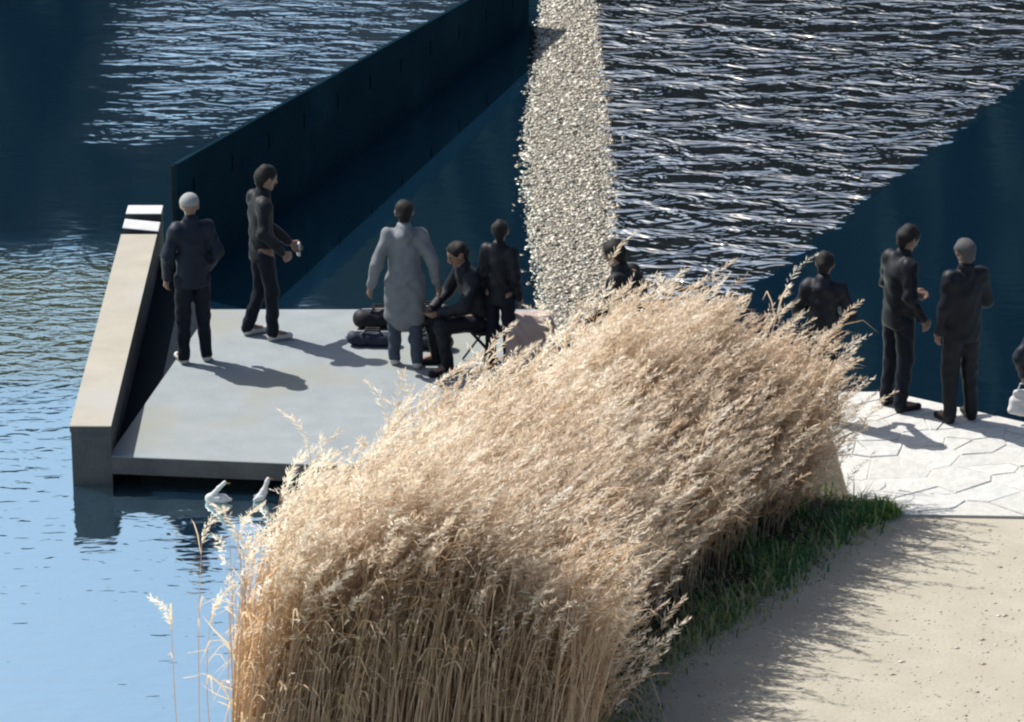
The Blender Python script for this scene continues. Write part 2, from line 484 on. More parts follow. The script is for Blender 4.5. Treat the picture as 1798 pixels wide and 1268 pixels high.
# ------------------------------------------------------------------ concrete deck
deck = empty('viewing_deck', ((DECK[0] + DECK[2]) / 2))
tag(deck, 'flat grey concrete deck standing just above the water', 'deck')
def local(poly, o): return [(p.x - o.location.x, p.y - o.location.y) for p in poly]
V, Fc = prism(local(DECK, deck), -0.17, 0.0, 0.006)
slab = mesh_from('slab', V, Fc)
so = link_mesh('slab', slab, [M['deck'], M['deck_side_shaded']], deck)
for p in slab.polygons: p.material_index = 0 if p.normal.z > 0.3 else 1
c_ = sum((Vector(p) for p in DECK), Vector()) / 4
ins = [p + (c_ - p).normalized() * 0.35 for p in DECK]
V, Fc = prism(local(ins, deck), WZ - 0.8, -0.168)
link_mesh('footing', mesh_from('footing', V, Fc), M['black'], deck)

# low parapet left of the deck
PH = 0.30
par = empty('low_parapet', at(160, 800))
tag(par, 'low straight parapet with pale beige coping left of the deck', 'parapet')
nl, nr_, fl, fr_ = at(122, 748, PH), at(195, 748, PH), at(225, 365, PH), at(287, 365, PH)
def pl(u, v):      # u across, v along
    return nl.lerp(nr_, u).lerp(fl.lerp(fr_, u), v)
def strip(v0, v1, inset=0.0): return [pl(inset, v0), pl(1 - inset, v0), pl(1 - inset, v1), pl(inset, v1)]
V, Fc = prism(local(strip(0.003, 0.997, 0.02), par), WZ - 0.8, PH - 0.059)
link_mesh('body', mesh_from('body', V, Fc), M['parapet_side_shaded'], par)
def coping(v0, v1, mat, z1=PH, name='coping', tilt=0):
    V, Fc = prism(local(strip(v0, v1), par), PH - 0.06, z1, 0.006)
    if tilt:
        xm = sum(v[0] for v in V) / len(V)
        V = [(v[0], v[1], v[2] - (v[0] - xm) * tilt) for v in V]
    me = mesh_from(name, V, Fc)
    o = link_mesh(name, me, [mat, M['parapet_side_shaded']], par)
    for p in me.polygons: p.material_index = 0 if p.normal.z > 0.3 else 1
    return o
V, Fc = prism(local([at(198, 790, -.12), at(190, 801, 0) + Vector((.03, .05, 0)), at(372, 543, 0) + Vector((.02, 0, 0)), at(372, 520, 0), at(276, 440, -.12)], par), WZ - 0.8, -0.13)
link_mesh('gap_shade_ledge', mesh_from('gap_shade_ledge', V, Fc), M['gap_shade'], par)  # added ledge, fills the gap in place of dark shaded water
# joint positions along the parapet, far end broken up
def vfrom(py):
    lo, hi = 0.0, 1.0
    for _ in range(40):
        m = (lo + hi) / 2
        q = pl(0.5, m); d = q - Vector((0, 0, CAM_H))
        yy = H_PX / 2 - F_PX * ((d.y * SP + d.z * CP) / (d.y * CP - d.z * SP))
        if yy > py: lo = m
        else: hi = m
    return lo
coping(0.0, vfrom(411), M['coping'])
coping(vfrom(402), vfrom(386), M['coping_white'], PH - 0.006, 'cracked_coping', 0.10)
coping(vfrom(380), 1.0, M['coping_white'], PH + 0.03, 'end_cap')

# dark wall receding over the water
WT = 1.10
WT2 = 0.50
wa, wb = at(305, 290, WT), at(925, -58, WT2)
wdrop = WT - WT2
wd = (wb - wa); wd.z = 0; wlen = wd.length; wd.normalize()
wall = empty('water_wall', (wa.x, wa.y, 0), math.atan2(wd.y, wd.x))
tag(wall, 'dark blue grey retaining wall standing in the water behind the people', 'wall')
def wall_plate():
    """front plate with real slot openings; local x along, y depth, z up"""
    slots = []
    x = 0.42
    while x < wlen - 0.3:
        slots.append((x, WT - 0.40, 0.055, 0.17)); x += 1.02
    xs = sorted({0.0, wlen, *[s[0] - s[2] / 2 for s in slots], *[s[0] + s[2] / 2 for s in slots]})
    zs = [WZ - 0.8, slots[0][1], slots[0][1] + slots[0][3], WT]
    V, Fc = [], []
    def box(x0, x1, z0, z1, y0, y1):
        b = len(V)
        V.extend([(x0, y0, z0), (x1, y0, z0), (x1, y1, z0), (x0, y1, z0), (x0, y0, z1), (x1, y0, z1), (x1, y1, z1), (x0, y1, z1)])
        Fc.extend([(b, b + 1, b + 5, b + 4), (b + 1, b + 2, b + 6, b + 5), (b + 2, b + 3, b + 7, b + 6), (b + 3, b, b + 4, b + 7), (b + 4, b + 5, b + 6, b + 7), (b + 3, b + 2, b + 1, b)])
    box(0, wlen, zs[0], zs[1], -0.03, 0)
    box(0, wlen, zs[2], zs[3], -0.03, 0)
    prev = 0.0
    for s in slots:
        box(prev, s[0] - s[2] / 2, zs[1], zs[2], -0.03, 0); prev = s[0] + s[2] / 2
    box(prev, wlen, zs[1], zs[2], -0.03, 0)
    shear = lambda P: [(p[0], p[1], p[2] - (wdrop * p[0] / wlen if p[2] > WZ - .5 else 0)) for p in P]
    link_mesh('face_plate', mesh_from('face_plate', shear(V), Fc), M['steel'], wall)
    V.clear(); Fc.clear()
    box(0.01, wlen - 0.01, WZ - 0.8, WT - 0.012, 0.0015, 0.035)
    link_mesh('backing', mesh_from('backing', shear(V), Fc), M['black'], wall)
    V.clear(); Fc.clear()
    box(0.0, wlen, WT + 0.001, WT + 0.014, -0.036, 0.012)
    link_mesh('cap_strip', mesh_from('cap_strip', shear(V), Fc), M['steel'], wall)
    for s in slots:
        V.clear(); Fc.clear()
        box(s[0] - s[2] / 2 + .002, s[0] + s[2] / 2 - .002, zs[1] + .002, zs[2] - .002, -0.012, 0.001)
        link_mesh('slot', mesh_from('slot', shear(V), Fc), M['black'], wall)
wall_plate()

# ------------------------------------------------------------------ people (implicit surfaces meshed by surface nets)
def smin(a, b, k):
    h = np.clip(0.5 + 0.5 * (b - a) / k, 0, 1)
    return b * (1 - h) + a * h - k * h * (1 - h)
def surface(prims, h, k=0.03, folds=0.0, cut=None, seed=0):
    """prims: (a, b, ra, rb, sy) round cones, sy = depth squash; returns verts, quads"""
    A = np.array([np.minimum(p[0], p[1]) - max(p[2], p[3]) for p in prims]).min(0) - 0.05
    B = np.array([np.maximum(p[0], p[1]) + max(p[2], p[3]) for p in prims]).max(0) + 0.05
    n = np.ceil((B - A) / h).astype(int) + 1
    D = np.full(n, 1.0, dtype=np.float32)
    ax = [A[i] + h * np.arange(n[i]) for i in range(3)]
    for (a, b, ra, rb, sy) in prims:
        a = np.array(a, float); b = np.array(b, float); rm = max(ra, rb) + 0.09
        lo = np.maximum(((np.minimum(a, b) - rm - A) / h).astype(int), 0)
        hi = np.minimum(((np.maximum(a, b) + rm - A) / h).astype(int) + 2, n)
        sl = tuple(slice(lo[i], hi[i]) for i in range(3))
        X, Y, Z = np.meshgrid(*[ax[i][sl[i]] for i in range(3)], indexing='ij')
        d = b - a; L = d @ d + 1e-9
        t = np.clip(((X - a[0]) * d[0] + (Y - a[1]) * d[1] + (Z - a[2]) * d[2]) / L, 0, 1)
        q = np.sqrt((X - a[0] - t * d[0]) ** 2 + ((Y - a[1] - t * d[1]) / sy) ** 2 + (Z - a[2] - t * d[2]) ** 2) - (ra + (rb - ra) * t)
        D[sl] = smin(D[sl], q, k)
    if folds or cut:
        X, Y, Z = np.meshgrid(*ax, indexing='ij')
        if folds:
            D += folds * (np.sin(38 * Z + 22 * X + 3 * np.sin(13 * X + 11 * Y + seed) + 2 * np.sin(9 * Z + seed)) * 0.5 + np.sin(29 * X - 17 * Z + 27 * Y + 2 * np.sin(12 * Z - 8 * X + seed) + 2.1 * seed) * 0.5)
        if cut:
            for (p, nn) in cut:
                D = np.maximum(D, (X - p[0]) * nn[0] + (Y - p[1]) * nn[1] + (Z - p[2]) * nn[2])
    # surface nets
    ins_ = D < 0
    c = [ins_[i:n[0] - 1 + i, j:n[1] - 1 + j, l:n[2] - 1 + l] for i in (0, 1) for j in (0, 1) for l in (0, 1)]
    s_ = sum(x.astype(np.int8) for x in c)
    act = (s_ > 0) & (s_ < 8)
    idx = np.full(act.shape, -1, dtype=np.int64)
    cells = np.argwhere(act); idx[act] = np.arange(len(cells))
    acc = np.zeros((len(cells), 3)); cnt = np.zeros(len(cells))
    corners = [(i, j, l) for i in (0, 1) for j in (0, 1) for l in (0, 1)]
    for p in range(8):
        for q in range(p + 1, 8):
            if sum(abs(corners[p][m] - corners[q][m]) for m in range(3)) != 1: continue
            cp, cq = np.array(corners[p]), np.array(corners[q])
            dp = D[tuple((cells + cp).T)]; dq = D[tuple((cells + cq).T)]
            m = (dp < 0) != (dq < 0)
            t = np.where(m, dp / np.where(m, dp - dq, 1), 0)
            acc += np.where(m[:, None], cp + (cq - cp) * t[:, None], 0); cnt += m
    V = A + h * (cells + acc / cnt[:, None])
    Q = []
    for axis in range(3):
        sl0 = [slice(1, n[i] - 1) for i in range(3)]; sl0[axis] = slice(0, n[axis] - 1)
        sl1 = list(sl0); sl1[axis] = slice(1, n[axis])
        a, b = ins_[tuple(sl0)], ins_[tuple(sl1)]
        e = np.argwhere(a != b)
        if not len(e): continue
        flip = a[tuple(e.T)]
        off = np.ones(3, int); off[axis] = 0
        e = e + off
        u, v = [(1, 2), (2, 0), (0, 1)][axis]
        du = np.zeros(3, int); du[u] = 1; dv = np.zeros(3, int); dv[v] = 1
        q = np.stack([idx[tuple((e - du - dv).T)], idx[tuple((e - dv).T)], idx[tuple(e.T)], idx[tuple((e - du).T)]], 1)
        q[~flip] = q[~flip][:, ::-1]
        Q.append(q)
    return V, np.concatenate(Q)

def cloth_mat(name, c1, rough=0.8, spec=0.25, sheen=0.07):
    c2 = tuple(min(1, x * 1.35 + 0.002) for x in c1)
    m = mat_surface(name, c1, c2, 9, 0.004, rough=rough, fine=140, spec=spec)
    b = next(n for n in m.node_tree.nodes if n.type == 'BSDF_PRINCIPLED')
    b.inputs['Sheen Weight'].default_value = sheen
    b.inputs['Sheen Roughness'].default_value = 0.25
    return m
SKIN = mat_surface('skin', (0.27, 0.165, 0.12), (0.34, 0.21, 0.155), 12, 0.001, rough=0.55, fine=80, spec=0.35)
HAIR = {'dark': cloth_mat('dark_hair', (0.010, 0.009, 0.009), 0.7, 0.25, 0.0), 'grey': cloth_mat('grey_hair', (0.085, 0.085, 0.09), 0.8, 0.2, 0.0), 'white_cap': cloth_mat('pale_cap', (0.32, 0.33, 0.33))}
DARK_SHOE = cloth_mat('dark_shoe', (0.012, 0.013, 0.016), 0.5)
PALE_SHOE = cloth_mat('pale_shoe', (0.62, 0.62, 0.60))
EYE = cloth_mat('eye_dark', (0.01, 0.01, 0.012), 0.2, 0.5)
LIP = cloth_mat('lips', (0.28, 0.11, 0.09), 0.5)

BASE = dict(hip=(0, 0, .94), chest=(0, .0, 1.27), neck=(0, .015, 1.46), head=(0, -.015, 1.615),
            shR=(-.155, .01, 1.405), elR=(-.205, .03, 1.12), wrR=(-.21, -.05, .87),
            shL=(.155, .01, 1.405), elL=(.205, .03, 1.12), wrL=(.21, -.05, .87),
            hpR=(-.085, 0, .90), knR=(-.10, -.02, .49), anR=(-.115, .03, .085), toR=(-.14, -.15, .032),
            hpL=(.085, 0, .90), knL=(.10, -.02, .49), anL=(.115, .03, .085), toL=(.14, -.15, .032))

def person(label, foot, height, yaw, jacket, trousers, shoes, hair, pose=None, head_yaw=0.0, head_pitch=0.0,
           hem=None, hood=False, long_coat=False, bulk=1.0, cap=False):
    J = dict(BASE)
    if pose: J.update(pose)
    J = {k: np.array(v, float) for k, v in J.items()}
    s = height / 1.75
    root = empty('person', foot, yaw); root.scale = (s, s, s)
    tag(root, label, 'person', 'people by the water')
    h_ = 0.011
    cy, sy_ = math.cos(head_yaw), math.sin(head_yaw); cpi, spi = math.cos(head_pitch), math.sin(head_pitch)
    def hp(x, y, z):     # head-local -> body
        y, z = y * cpi - z * spi, y * spi + z * cpi      # pitch: positive nods down
        x, y = x * cy - y * sy_, x * sy_ + y * cy
        return J['head'] + np.array((x, y, z))
    P = []
    def add(L, a, b, ra, rb, q=1.0): L.append((np.array(a, float), np.array(b, float), ra, rb, q))
    # body
    add(P, J['hip'], J['chest'], .100, .108, .72); add(P, J['chest'], J['neck'] - (0, 0, .05), .105, .062, .75)
    add(P, J['neck'] - (0, 0, .06), hp(0, .01, -.06), .055, .052)
    add(P, hp(0, .018, .025), hp(0, -.012, .02), .088, .082); add(P, hp(0, -.02, -.03), hp(0, -.05, -.085), .066, .036)
    add(P, hp(0, -.090, .005), hp(0, -.104, -.03), .010, .016)
    for e in (-1, 1): add(P, hp(e * .084, .012, .012), hp(e * .082, .008, -.022), .016, .012)
    for S_ in 'RL':
        e = -1 if S_ == 'R' else 1
        sh, el, wr = J['sh' + S_], J['el' + S_], J['wr' + S_]
        add(P, J['chest'] + (e * .05, 0, .09), sh, .060, .045); add(P, sh, el, .052, .041); add(P, el, wr, .040, .027)
        add(P, J['hp' + S_], J['kn' + S_], .085, .056); add(P, J['kn' + S_] , J['an' + S_], .052, .036); add(P, J['an' + S_], J['to' + S_], .036, .028)
        f = wr - el; f /= np.linalg.norm(f)
        fw = np.array((0, -1., 0)) - f * f[1] * -1; fw = fw - f * (fw @ f); fw /= np.linalg.norm(fw) + 1e-9
        inn = np.cross(f, fw); inn *= np.sign(inn[0] * -e) if abs(inn[0]) > .05 else 1
        pe = wr + f * .085
        add(P, wr, pe, .024, .030, 1.0)
        for i, (o, ln) in enumerate(((-.030, .062), (-.010, .072), (.011, .066), (.031, .052))):
            r0 = pe + fw * -o * 1.15 - f * .01
            m1 = r0 + f * ln * .55 + inn * .008; m2 = m1 + f * ln * .45 + inn * .028
            add(P, r0, m1, .0105, .0100); add(P, m1, m2, .0100, .0085)
        t0 = wr + f * .03 + fw * .022; t1 = t0 + f * .035 + fw * .030; t2 = t1 + f * .03 + fw * .008 + inn * .012
        add(P, t0, t1, .013, .012); add(P, t1, t2, .012, .010)
    V, Q = surface(P, h_, 0.016)
    link_mesh('body', mesh_np('body', V, Q, True), SKIN, root)
    # trousers
    T = []
    add(T, J['hip'] + (0, 0, .05), J['hip'] - (0, 0, .03), .122, .130, .76)
    for S_ in 'RL':
        k_, a_ = J['kn' + S_], J['an' + S_]
        add(T, J['hp' + S_] - (0, 0, .02), k_, .090 * bulk, .070 * bulk); add(T, k_, a_ - (k_ - a_) * .02, .068 * bulk, .060)
    V, Q = surface(T, .014, .03, .007, None, random.random() * 6)
    tr_ = link_mesh('trousers', mesh_np('trousers', V, Q, True), trousers, root)
    # jacket or coat: loose, with a hem below the hips
    C = []
    up = J['chest'] - J['hip']; up /= np.linalg.norm(up)
    tb = J['hip'] - up * .10
    add(C, tb, J['hip'] + up * .12, (.142 if long_coat else .158) * bulk, .142 * bulk, .76); add(C, J['hip'] + up * .10, J['chest'], .140 * bulk, .146 * bulk, .78)
    add(C, J['chest'], J['neck'] - (0, 0, .07), .142 * bulk, .080, .80)
    add(C, J['neck'] - (0, 0, .03), J['neck'] + (0, 0, .012), .078, .074)
    if hood: add(C, J['neck'] + (0, .085, -.05), J['neck'] + (0, .07, .02), .085, .065)
    if long_coat:
        add(C, J['hip'], (J['knR'] + J['knL']) / 2 + (0, 0, .02), .158, .150, .9)
        for S_ in 'RL': add(C, J['hp' + S_], J['kn' + S_] + (0, 0, .03), .118, .102)
    for S_ in 'RL':
        e = -1 if S_ == 'R' else 1
        sh, el, wr = J['sh' + S_], J['el' + S_], J['wr' + S_]
        sh = sh - (0, 0, .012)
        add(C, J['neck'] - (0, 0, .075), sh, .066, .062); add(C, J['chest'] + (e * .05, 0, .06), sh - (0, 0, .03), .09, .068)
        add(C, sh, el, .066 * bulk, .057 * bulk); add(C, el, wr - (wr - el) * .02, .057 * bulk, .045)
    cut = None if long_coat else [(J['hip'] - up * .15, -up)]
    V, Q = surface(C, .013, .04, .008, cut, random.random() * 6)
    jk = link_mesh('long_coat' if long_coat else 'jacket', mesh_np('jacket', V, Q, True), jacket, root)
    # shoes
    for S_ in 'RL':
        V, Q = surface([(J['an' + S_] - (0, 0, .02), J['an' + S_] - (0, 0, .035), .047, .048, 1), (J['an' + S_] - (0, -.01, .045), J['to' + S_], .040, .034, 1)], .010, .03,
                       cut=[((0, 0, J['to' + S_][2] - .032), (0, 0, -1))])
        link_mesh('shoe', mesh_np('shoe', V, Q, True), shoes, root)
    # hair or cap
    Hh = [(hp(0, .024, .036), hp(0, -.006, .040), .094, .088, 1)]
    n_ = hp(0, .72, .42) - J['head']; n_ /= np.linalg.norm(n_)
    cutp = hp(0, -.058, .04)
    if cap:
        Hh = [(hp(0, .02, .040), hp(0, -.004, .042), .098, .093, 1)]
        V, Q = surface(Hh, .011, .02, cut=[(hp(0, 0, .028), -(hp(0, 0, 1) - J['head']))])
        ho = link_mesh('cap', mesh_np('cap', V, Q, True), HAIR[hair], root)
        V, Q = surface([(hp(-.045, -.085, .034), hp(.045, -.085, .034), .03, .03, 1.4)], .009, .02, cut=[(hp(0, 0, .028), -(hp(0, 0, 1) - J['head'])), (hp(0, 0, .042), hp(0, 0, 1) - J['head'])])
        link_mesh('peak', mesh_np('peak', V, Q, True), HAIR[hair], ho)
    else:
        add(Hh, hp(0, .06, -.01), hp(0, .055, -.05), .07, .055)
        V, Q = surface(Hh, .009, .02, .006, cut=[(cutp, -n_)], seed=random.random() * 6)
        link_mesh('hair', mesh_np('hair', V, Q, True), HAIR[hair], root)
    for e in (-1, 1):
        V, Q = surface([(hp(e * .034, -.083, .014), hp(e * .030, -.085, .014), .011, .011, 1)], .006, .01)
        link_mesh('eye', mesh_np('eye', V, Q, True), EYE, root)
    V, Q = surface([(hp(-.020, -.090, -.056), hp(.020, -.090, -.056), .008, .008, 1)], .006, .01)
    link_mesh('mouth', mesh_np('mouth', V, Q, True), LIP, root)
    return root

NAVY = cloth_mat('navy_jacket', (0.007, 0.014, 0.030), 0.55, 0.22); BLACK = cloth_mat('black_cloth', (0.005, 0.008, 0.014), 0.55, 0.22)
DNAVY = cloth_mat('dark_trousers', (0.008, 0.012, 0.022), 0.7, 0.15); GREY = cloth_mat('grey_coat', (0.20, 0.215, 0.235))
JEANS = cloth_mat('dark_blue_jeans', (0.022, 0.034, 0.06)); SLATE = cloth_mat('slate_trousers', (0.06, 0.08, 0.11)); BROWN = cloth_mat('dark_brown_coat', (0.014, 0.013, 0.015), 0.6, 0.22)
CHAR = cloth_mat('charcoal_jacket', (0.010, 0.014, 0.022), 0.55, 0.22)

person('person in dark navy jacket with pale cap at the parapet side of the deck', at(342, 634), 1.69, R(200), NAVY, DNAVY, PALE_SHOE, 'white_cap', cap=True, bulk=1.08,
       pose=dict(elR=(-.25, .05, 1.14), wrR=(-.19, -.10, .92), elL=(.25, .03, 1.14), wrL=(.25, -.04, .89)), head_yaw=R(-25))
person('person in black clothes holding a small white phone beside the navy jacket', at(463, 592), 1.76, R(112), BLACK, DNAVY, PALE_SHOE, 'dark',
       pose=dict(neck=(0, -.02, 1.46), head=(0, -.07, 1.61), elR=(-.25, .06, 1.13), wrR=(-.24, -.12, .93), elL=(.24, -.05, 1.14), wrL=(.18, -.34, .88),
                 knR=(-.11, -.06, .49), anR=(-.12, -.05, .085), toR=(-.14, -.22, .032), anL=(.12, .12, .085), toL=(.14, -.06, .032)), head_pitch=R(14))
person('person in a long grey coat walking with both arms held away', at(712, 645), 1.68, R(184), GREY, SLATE, PALE_SHOE, 'dark', long_coat=True, hood=True, bulk=1.08,
       pose=dict(elR=(-.27, .05, 1.13), wrR=(-.33, -.03, .86), elL=(.27, .05, 1.12), wrL=(.33, -.06, .84), toR=(-.14, -.14, .032), anL=(.105, -.10, .085), toL=(.12, -.28, .032), knL=(.10, -.12, .49)))
SEAT = dict(hip=(0, .05, .50), chest=(0, -.06, .83), neck=(0, -.14, 1.01), head=(0, -.20, 1.155),
            shR=(-.155, -.10, .96), elR=(-.25, -.22, .70), wrR=(-.12, -.42, .60), shL=(.155, -.10, .96), elL=(.25, -.22, .70), wrL=(.12, -.42, .62),
            hpR=(-.09, .03, .48), knR=(-.17, -.42, .50), anR=(-.16, -.36, .085), toR=(-.19, -.54, .032), hpL=(.09, .03, .48), knL=(.17, -.42, .50), anL=(.16, -.36, .085), toL=(.19, -.54, .032))
person('person in black hunched forward on a low camp stool on the deck', at(838, 640), 1.72, R(-70), CHAR, BLACK, DARK_SHOE, 'dark', pose=SEAT, head_pitch=R(22), bulk=1.1)
person('person in dark clothes standing behind the one seated on the stool', at(878, 652), 1.52, R(155), BLACK, DNAVY, DARK_SHOE, 'dark', head_yaw=R(15))
person('person in dark brown coat leaning forward behind the reed tops', at(1122, 742), 1.78, R(-118), BROWN, BROWN, DARK_SHOE, 'dark', bulk=1.1,
       pose=dict(chest=(0, -.10, 1.26), neck=(0, -.20, 1.43), head=(0, -.27, 1.57), shR=(-.155, -.17, 1.38), shL=(.155, -.17, 1.38), elR=(-.25, -.22, 1.10), wrR=(-.2, -.42, .95), elL=(.25, -.22, 1.10), wrL=(.2, -.42, .95)), head_pitch=R(20))
person('person in charcoal jacket half hidden by the reeds beside the white paving', at(1440, 742), 1.66, R(160), CHAR, BLACK, DARK_SHOE, 'dark', hood=True,
       pose=dict(wrR=(-.10, -.27, 1.08), elR=(-.26, -.03, 1.12), wrL=(.10, -.27, 1.10), elL=(.26, -.03, 1.12)), head_pitch=R(20))
person('tall person in black jacket with head bent at the edge of the paving', at(1572, 716, .03), 1.79, R(120), BLACK, DNAVY, DARK_SHOE, 'dark', bulk=1.12,
       pose=dict(neck=(0, -.03, 1.46), head=(0, -.08, 1.60), wrR=(-.22, -.10, .90), wrL=(.16, -.26, 1.02), elL=(.25, -.04, 1.13)), head_pitch=R(25))
person('person with greying hair in black jacket beside the tall one on the paving', at(1683, 738, .03), 1.76, R(205), BLACK, BLACK, DARK_SHOE, 'grey', bulk=1.15,
       pose=dict(wrR=(-.14, -.25, 1.05), elR=(-.25, -.02, 1.12)), head_pitch=R(15))
person('person in navy jacket carrying a white bag on the white paving', at(1838, 828, .03), 1.70, R(180), NAVY, BLACK, DARK_SHOE, 'dark',
       pose=dict(elL=(.31, .06, 1.13), wrL=(.25, -.06, .92)))

# ------------------------------------------------------------------ small things
WHITE = cloth_mat('white_plastic', (0.70, 0.71, 0.72), 0.5); BAGB = cloth_mat('black_nylon', (0.012, 0.014, 0.02), 0.6); BAGN = cloth_mat('navy_nylon', (0.02, 0.03, 0.055), 0.6)
METAL = cloth_mat('dull_metal', (0.45, 0.46, 0.47), 0.35, 0.5)
def sdf_part(name, prims, mat, parent=None, h=.01, k=.02, folds=0.0, cut=None):
    P = [(np.array(a, float), np.array(b, float), ra, rb, q) for a, b, ra, rb, q in prims]
    V, Q = surface(P, h, k, folds, cut, 1.3)
    return link_mesh(name, mesh_np(name, V, Q, True), mat, parent)
def duffel(loc, rz, L, r, mat, label):
    o = empty('duffel_bag', loc, rz); tag(o, label, 'bag', 'bags on the deck')
    sdf_part('bag_body', [((-L / 2, 0, r * .92), (L / 2, 0, r * .92), r, r, 1)], mat, o, .012, .02, .008, [((0, 0, .003), (0, 0, -1))])
    for e in (-1, 1):
        sdf_part('handle', [((-.10, e * .05, r * 1.75), (-.06, e * .03, r * 2.25), .011, .011, 1), ((-.06, e * .03, r * 2.25), (.06, e * .03, r * 2.25), .011, .011, 1), ((.06, e * .03, r * 2.25), (.10, e * .05, r * 1.75), .011, .011, 1)], BAGB, o, .007, .01)
    sdf_part('zip_strip', [((-L / 2, 0, r * 1.93), (L / 2, 0, r * 1.93), .010, .010, 1)], METAL, o, .007, .01)
    return o
duffel(at(668, 575), R(6), .34, .10, BAGB, 'black duffel bag lying behind the grey coat on the deck')
duffel(at(655, 607), R(-4), .36, .075, BAGN, 'flat navy duffel bag lying beside the grey coat hem')
duffel(at(757, 570), R(12), .26, .10, BAGB, 'short black duffel bag between grey coat and seated person')
duffel(at(757, 612), R(-10), .28, .085, BAGN, 'navy duffel bag lying before the short black one')
def tote(loc, rz, label, w=.26, h=.28, mat=None):
    o = empty('carrier_bag', loc, rz); tag(o, label, 'bag')
    sdf_part('bag_body', [((-w * .38, 0, h * .2), (w * .38, 0, h * .2), .05, .05, 1), ((-w * .30, 0, h * .8), (w * .30, 0, h * .8), .03, .03, .8), ((-w * .36, 0, h * .5), (w * .36, 0, h * .5), .045, .045, 1)], mat or WHITE, o, .01, .05, .006)
    for e in (-1, 1):
        sdf_part('handle', [((-.05, e * .015, h * .8), (-.02, 0, h * 1.12), .006, .006, 1), ((-.02, 0, h * 1.12), (.02, 0, h * 1.12), .006, .006, 1), ((.02, 0, h * 1.12), (.05, e * .015, h * .8), .006, .006, 1)], mat or WHITE, o, .006, .008)
    return o
# phone in the hand of the black clothed person, carrier bags in hands
def held(foot, yaw, s, p):
    c, s_ = math.cos(yaw), math.sin(yaw)
    return Vector((foot.x + s * (p[0] * c - p[1] * s_), foot.y + s * (p[0] * s_ + p[1] * c), foot.z + s * p[2]))
q = held(at(463, 592), R(112), 1.76 / 1.75, (.165, -.43, .80))
ph = empty('phone', q, R(112)); tag(ph, 'small white phone in the hand of the person in black', 'phone')
sdf_part('phone_case', [((-.025, 0, -.055), (.025, 0, -.055), .012, .012, .6), ((-.025, 0, .055), (.025, 0, .055), .012, .012, .6), ((-.025, 0, 0), (.025, 0, 0), .012, .012, .6), ((0, 0, -.05), (0, 0, .05), .012, .012, .6)], WHITE, ph, .006, .05)
sdf_part('camera_bump', [((-.02, .011, .045), (-.01, .011, .045), .006, .006, 1)], EYE, ph, .004, .01)
q = held(at(1838, 828, .03), R(180), 1.70 / 1.75, (.245, -.09, .80))
tote(q - Vector((0, 0, .28)), R(-10), 'white carrier bag hanging from the hand over the paving', .19, .27)
# camp stool under the seated person
st = empty('camp_stool', at(838, 640), R(-70)); tag(st, 'low black folding camp stool under the hunched person', 'stool')
V, Fc = prism([(-.19, -.10), (.19, -.10), (.19, .22), (-.19, .22)], .37, .395, .004); link_mesh('seat', mesh_from('seat', V, Fc), BAGB, st)
for a_, b_ in (((-.17, -.09), (.17, .21)), ((.17, -.09), (-.17, .21))):
    for x in (a_[0],):
        sdf_part('leg', [((x, a_[1], .372), (x, .21, .012), .011, .011, 1)], BAGB, st, .008, .01)
        sdf_part('leg', [((x * .94, .21, .372), (x * .94, a_[1], .012), .011, .011, 1)], BAGB, st, .008, .01)
def bird(loc, rz, label, upright):
    o = empty('water_bird', loc, rz); tag(o, label, 'bird', 'white birds on the water')
    if upright:
        body = [((0, 0, .05), (.03, 0, .10), .038, .034, .9), ((.03, 0, .10), (.062, 0, .19), .026, .017, 1), ((.062, 0, .19), (.072, 0, .215), .019, .017, 1), ((-.05, 0, .03), (0, 0, .05), .022, .034, .8)]
        hd = (.072, .215)
    else:
        body = [((-.06, 0, .045), (.06, 0, .05), .048, .044, .85), ((.06, 0, .05), (.13, 0, .045), .036, .012, .8), ((-.05, 0, .06), (.02, 0, .15), .030, .018, 1), ((.02, 0, .15), (.075, 0, .205), .018, .018, 1)]
        hd = (.075, .205)
    b = sdf_part('body', body, WHITE, o, .007, .018)
    sdf_part('beak', [((hd[0], 0, hd[1]), (hd[0] + .05, 0, hd[1] - .006), .008, .003, 1)], cloth_mat('beak_horn', (.35, .22, .06), .5), o, .004, .005)
    for e in (-1, 1):
        sdf_part('wing', [((.03 - .02 * upright, e * .038, .06), (-.05, e * .030, .055), .022, .010, .5)], cloth_mat('wing_white', (.62, .63, .65)), o, .006, .01)
        sdf_part('eye', [((hd[0] + .006, e * .015, hd[1] + .005), (hd[0] + .008, e * .015, hd[1] + .005), .004, .004, 1)], EYE, o, .003, .005)
    return o
bird(at(381, 882, WZ) - Vector((0, 0, .012)), R(-8), 'white bird with arched neck floating at the deck front edge', 0)
bird(at(458, 880, WZ) - Vector((0, 0, .012)), R(20), 'slim upright white bird floating between deck front and reeds', 1)
# pale pink block at the end of the deck
pb = at(926, 650)
V, Q = surface([(np.array((-.13, 0, .14)), np.array((.15, 0, .16)), .15, .16, 1.1), (np.array((-.14, 0, .34)), np.array((.12, .02, .36)), .13, .13, 1.1)], .016, .10, .012, [(np.array((0, 0, .004)), (0, 0, -1)), (np.array((0, 0, .47)), (.05, .04, 1)), (np.array((-.22, 0, 0)), (-1, 0, .06))], 2.2)
M['pink'] = mat_surface('pale_pink_stone', (0.50, 0.38, 0.34), (0.60, 0.47, 0.42), 5, 0.006, fine=50)
bo = link_mesh('boulder', mesh_np('boulder', V, Q, True), M['pink']); bo.location = pb; bo.scale = (1, 1, 1.22)
tag(bo, 'pale pink squared boulder at the deck end behind the reeds', 'boulder')

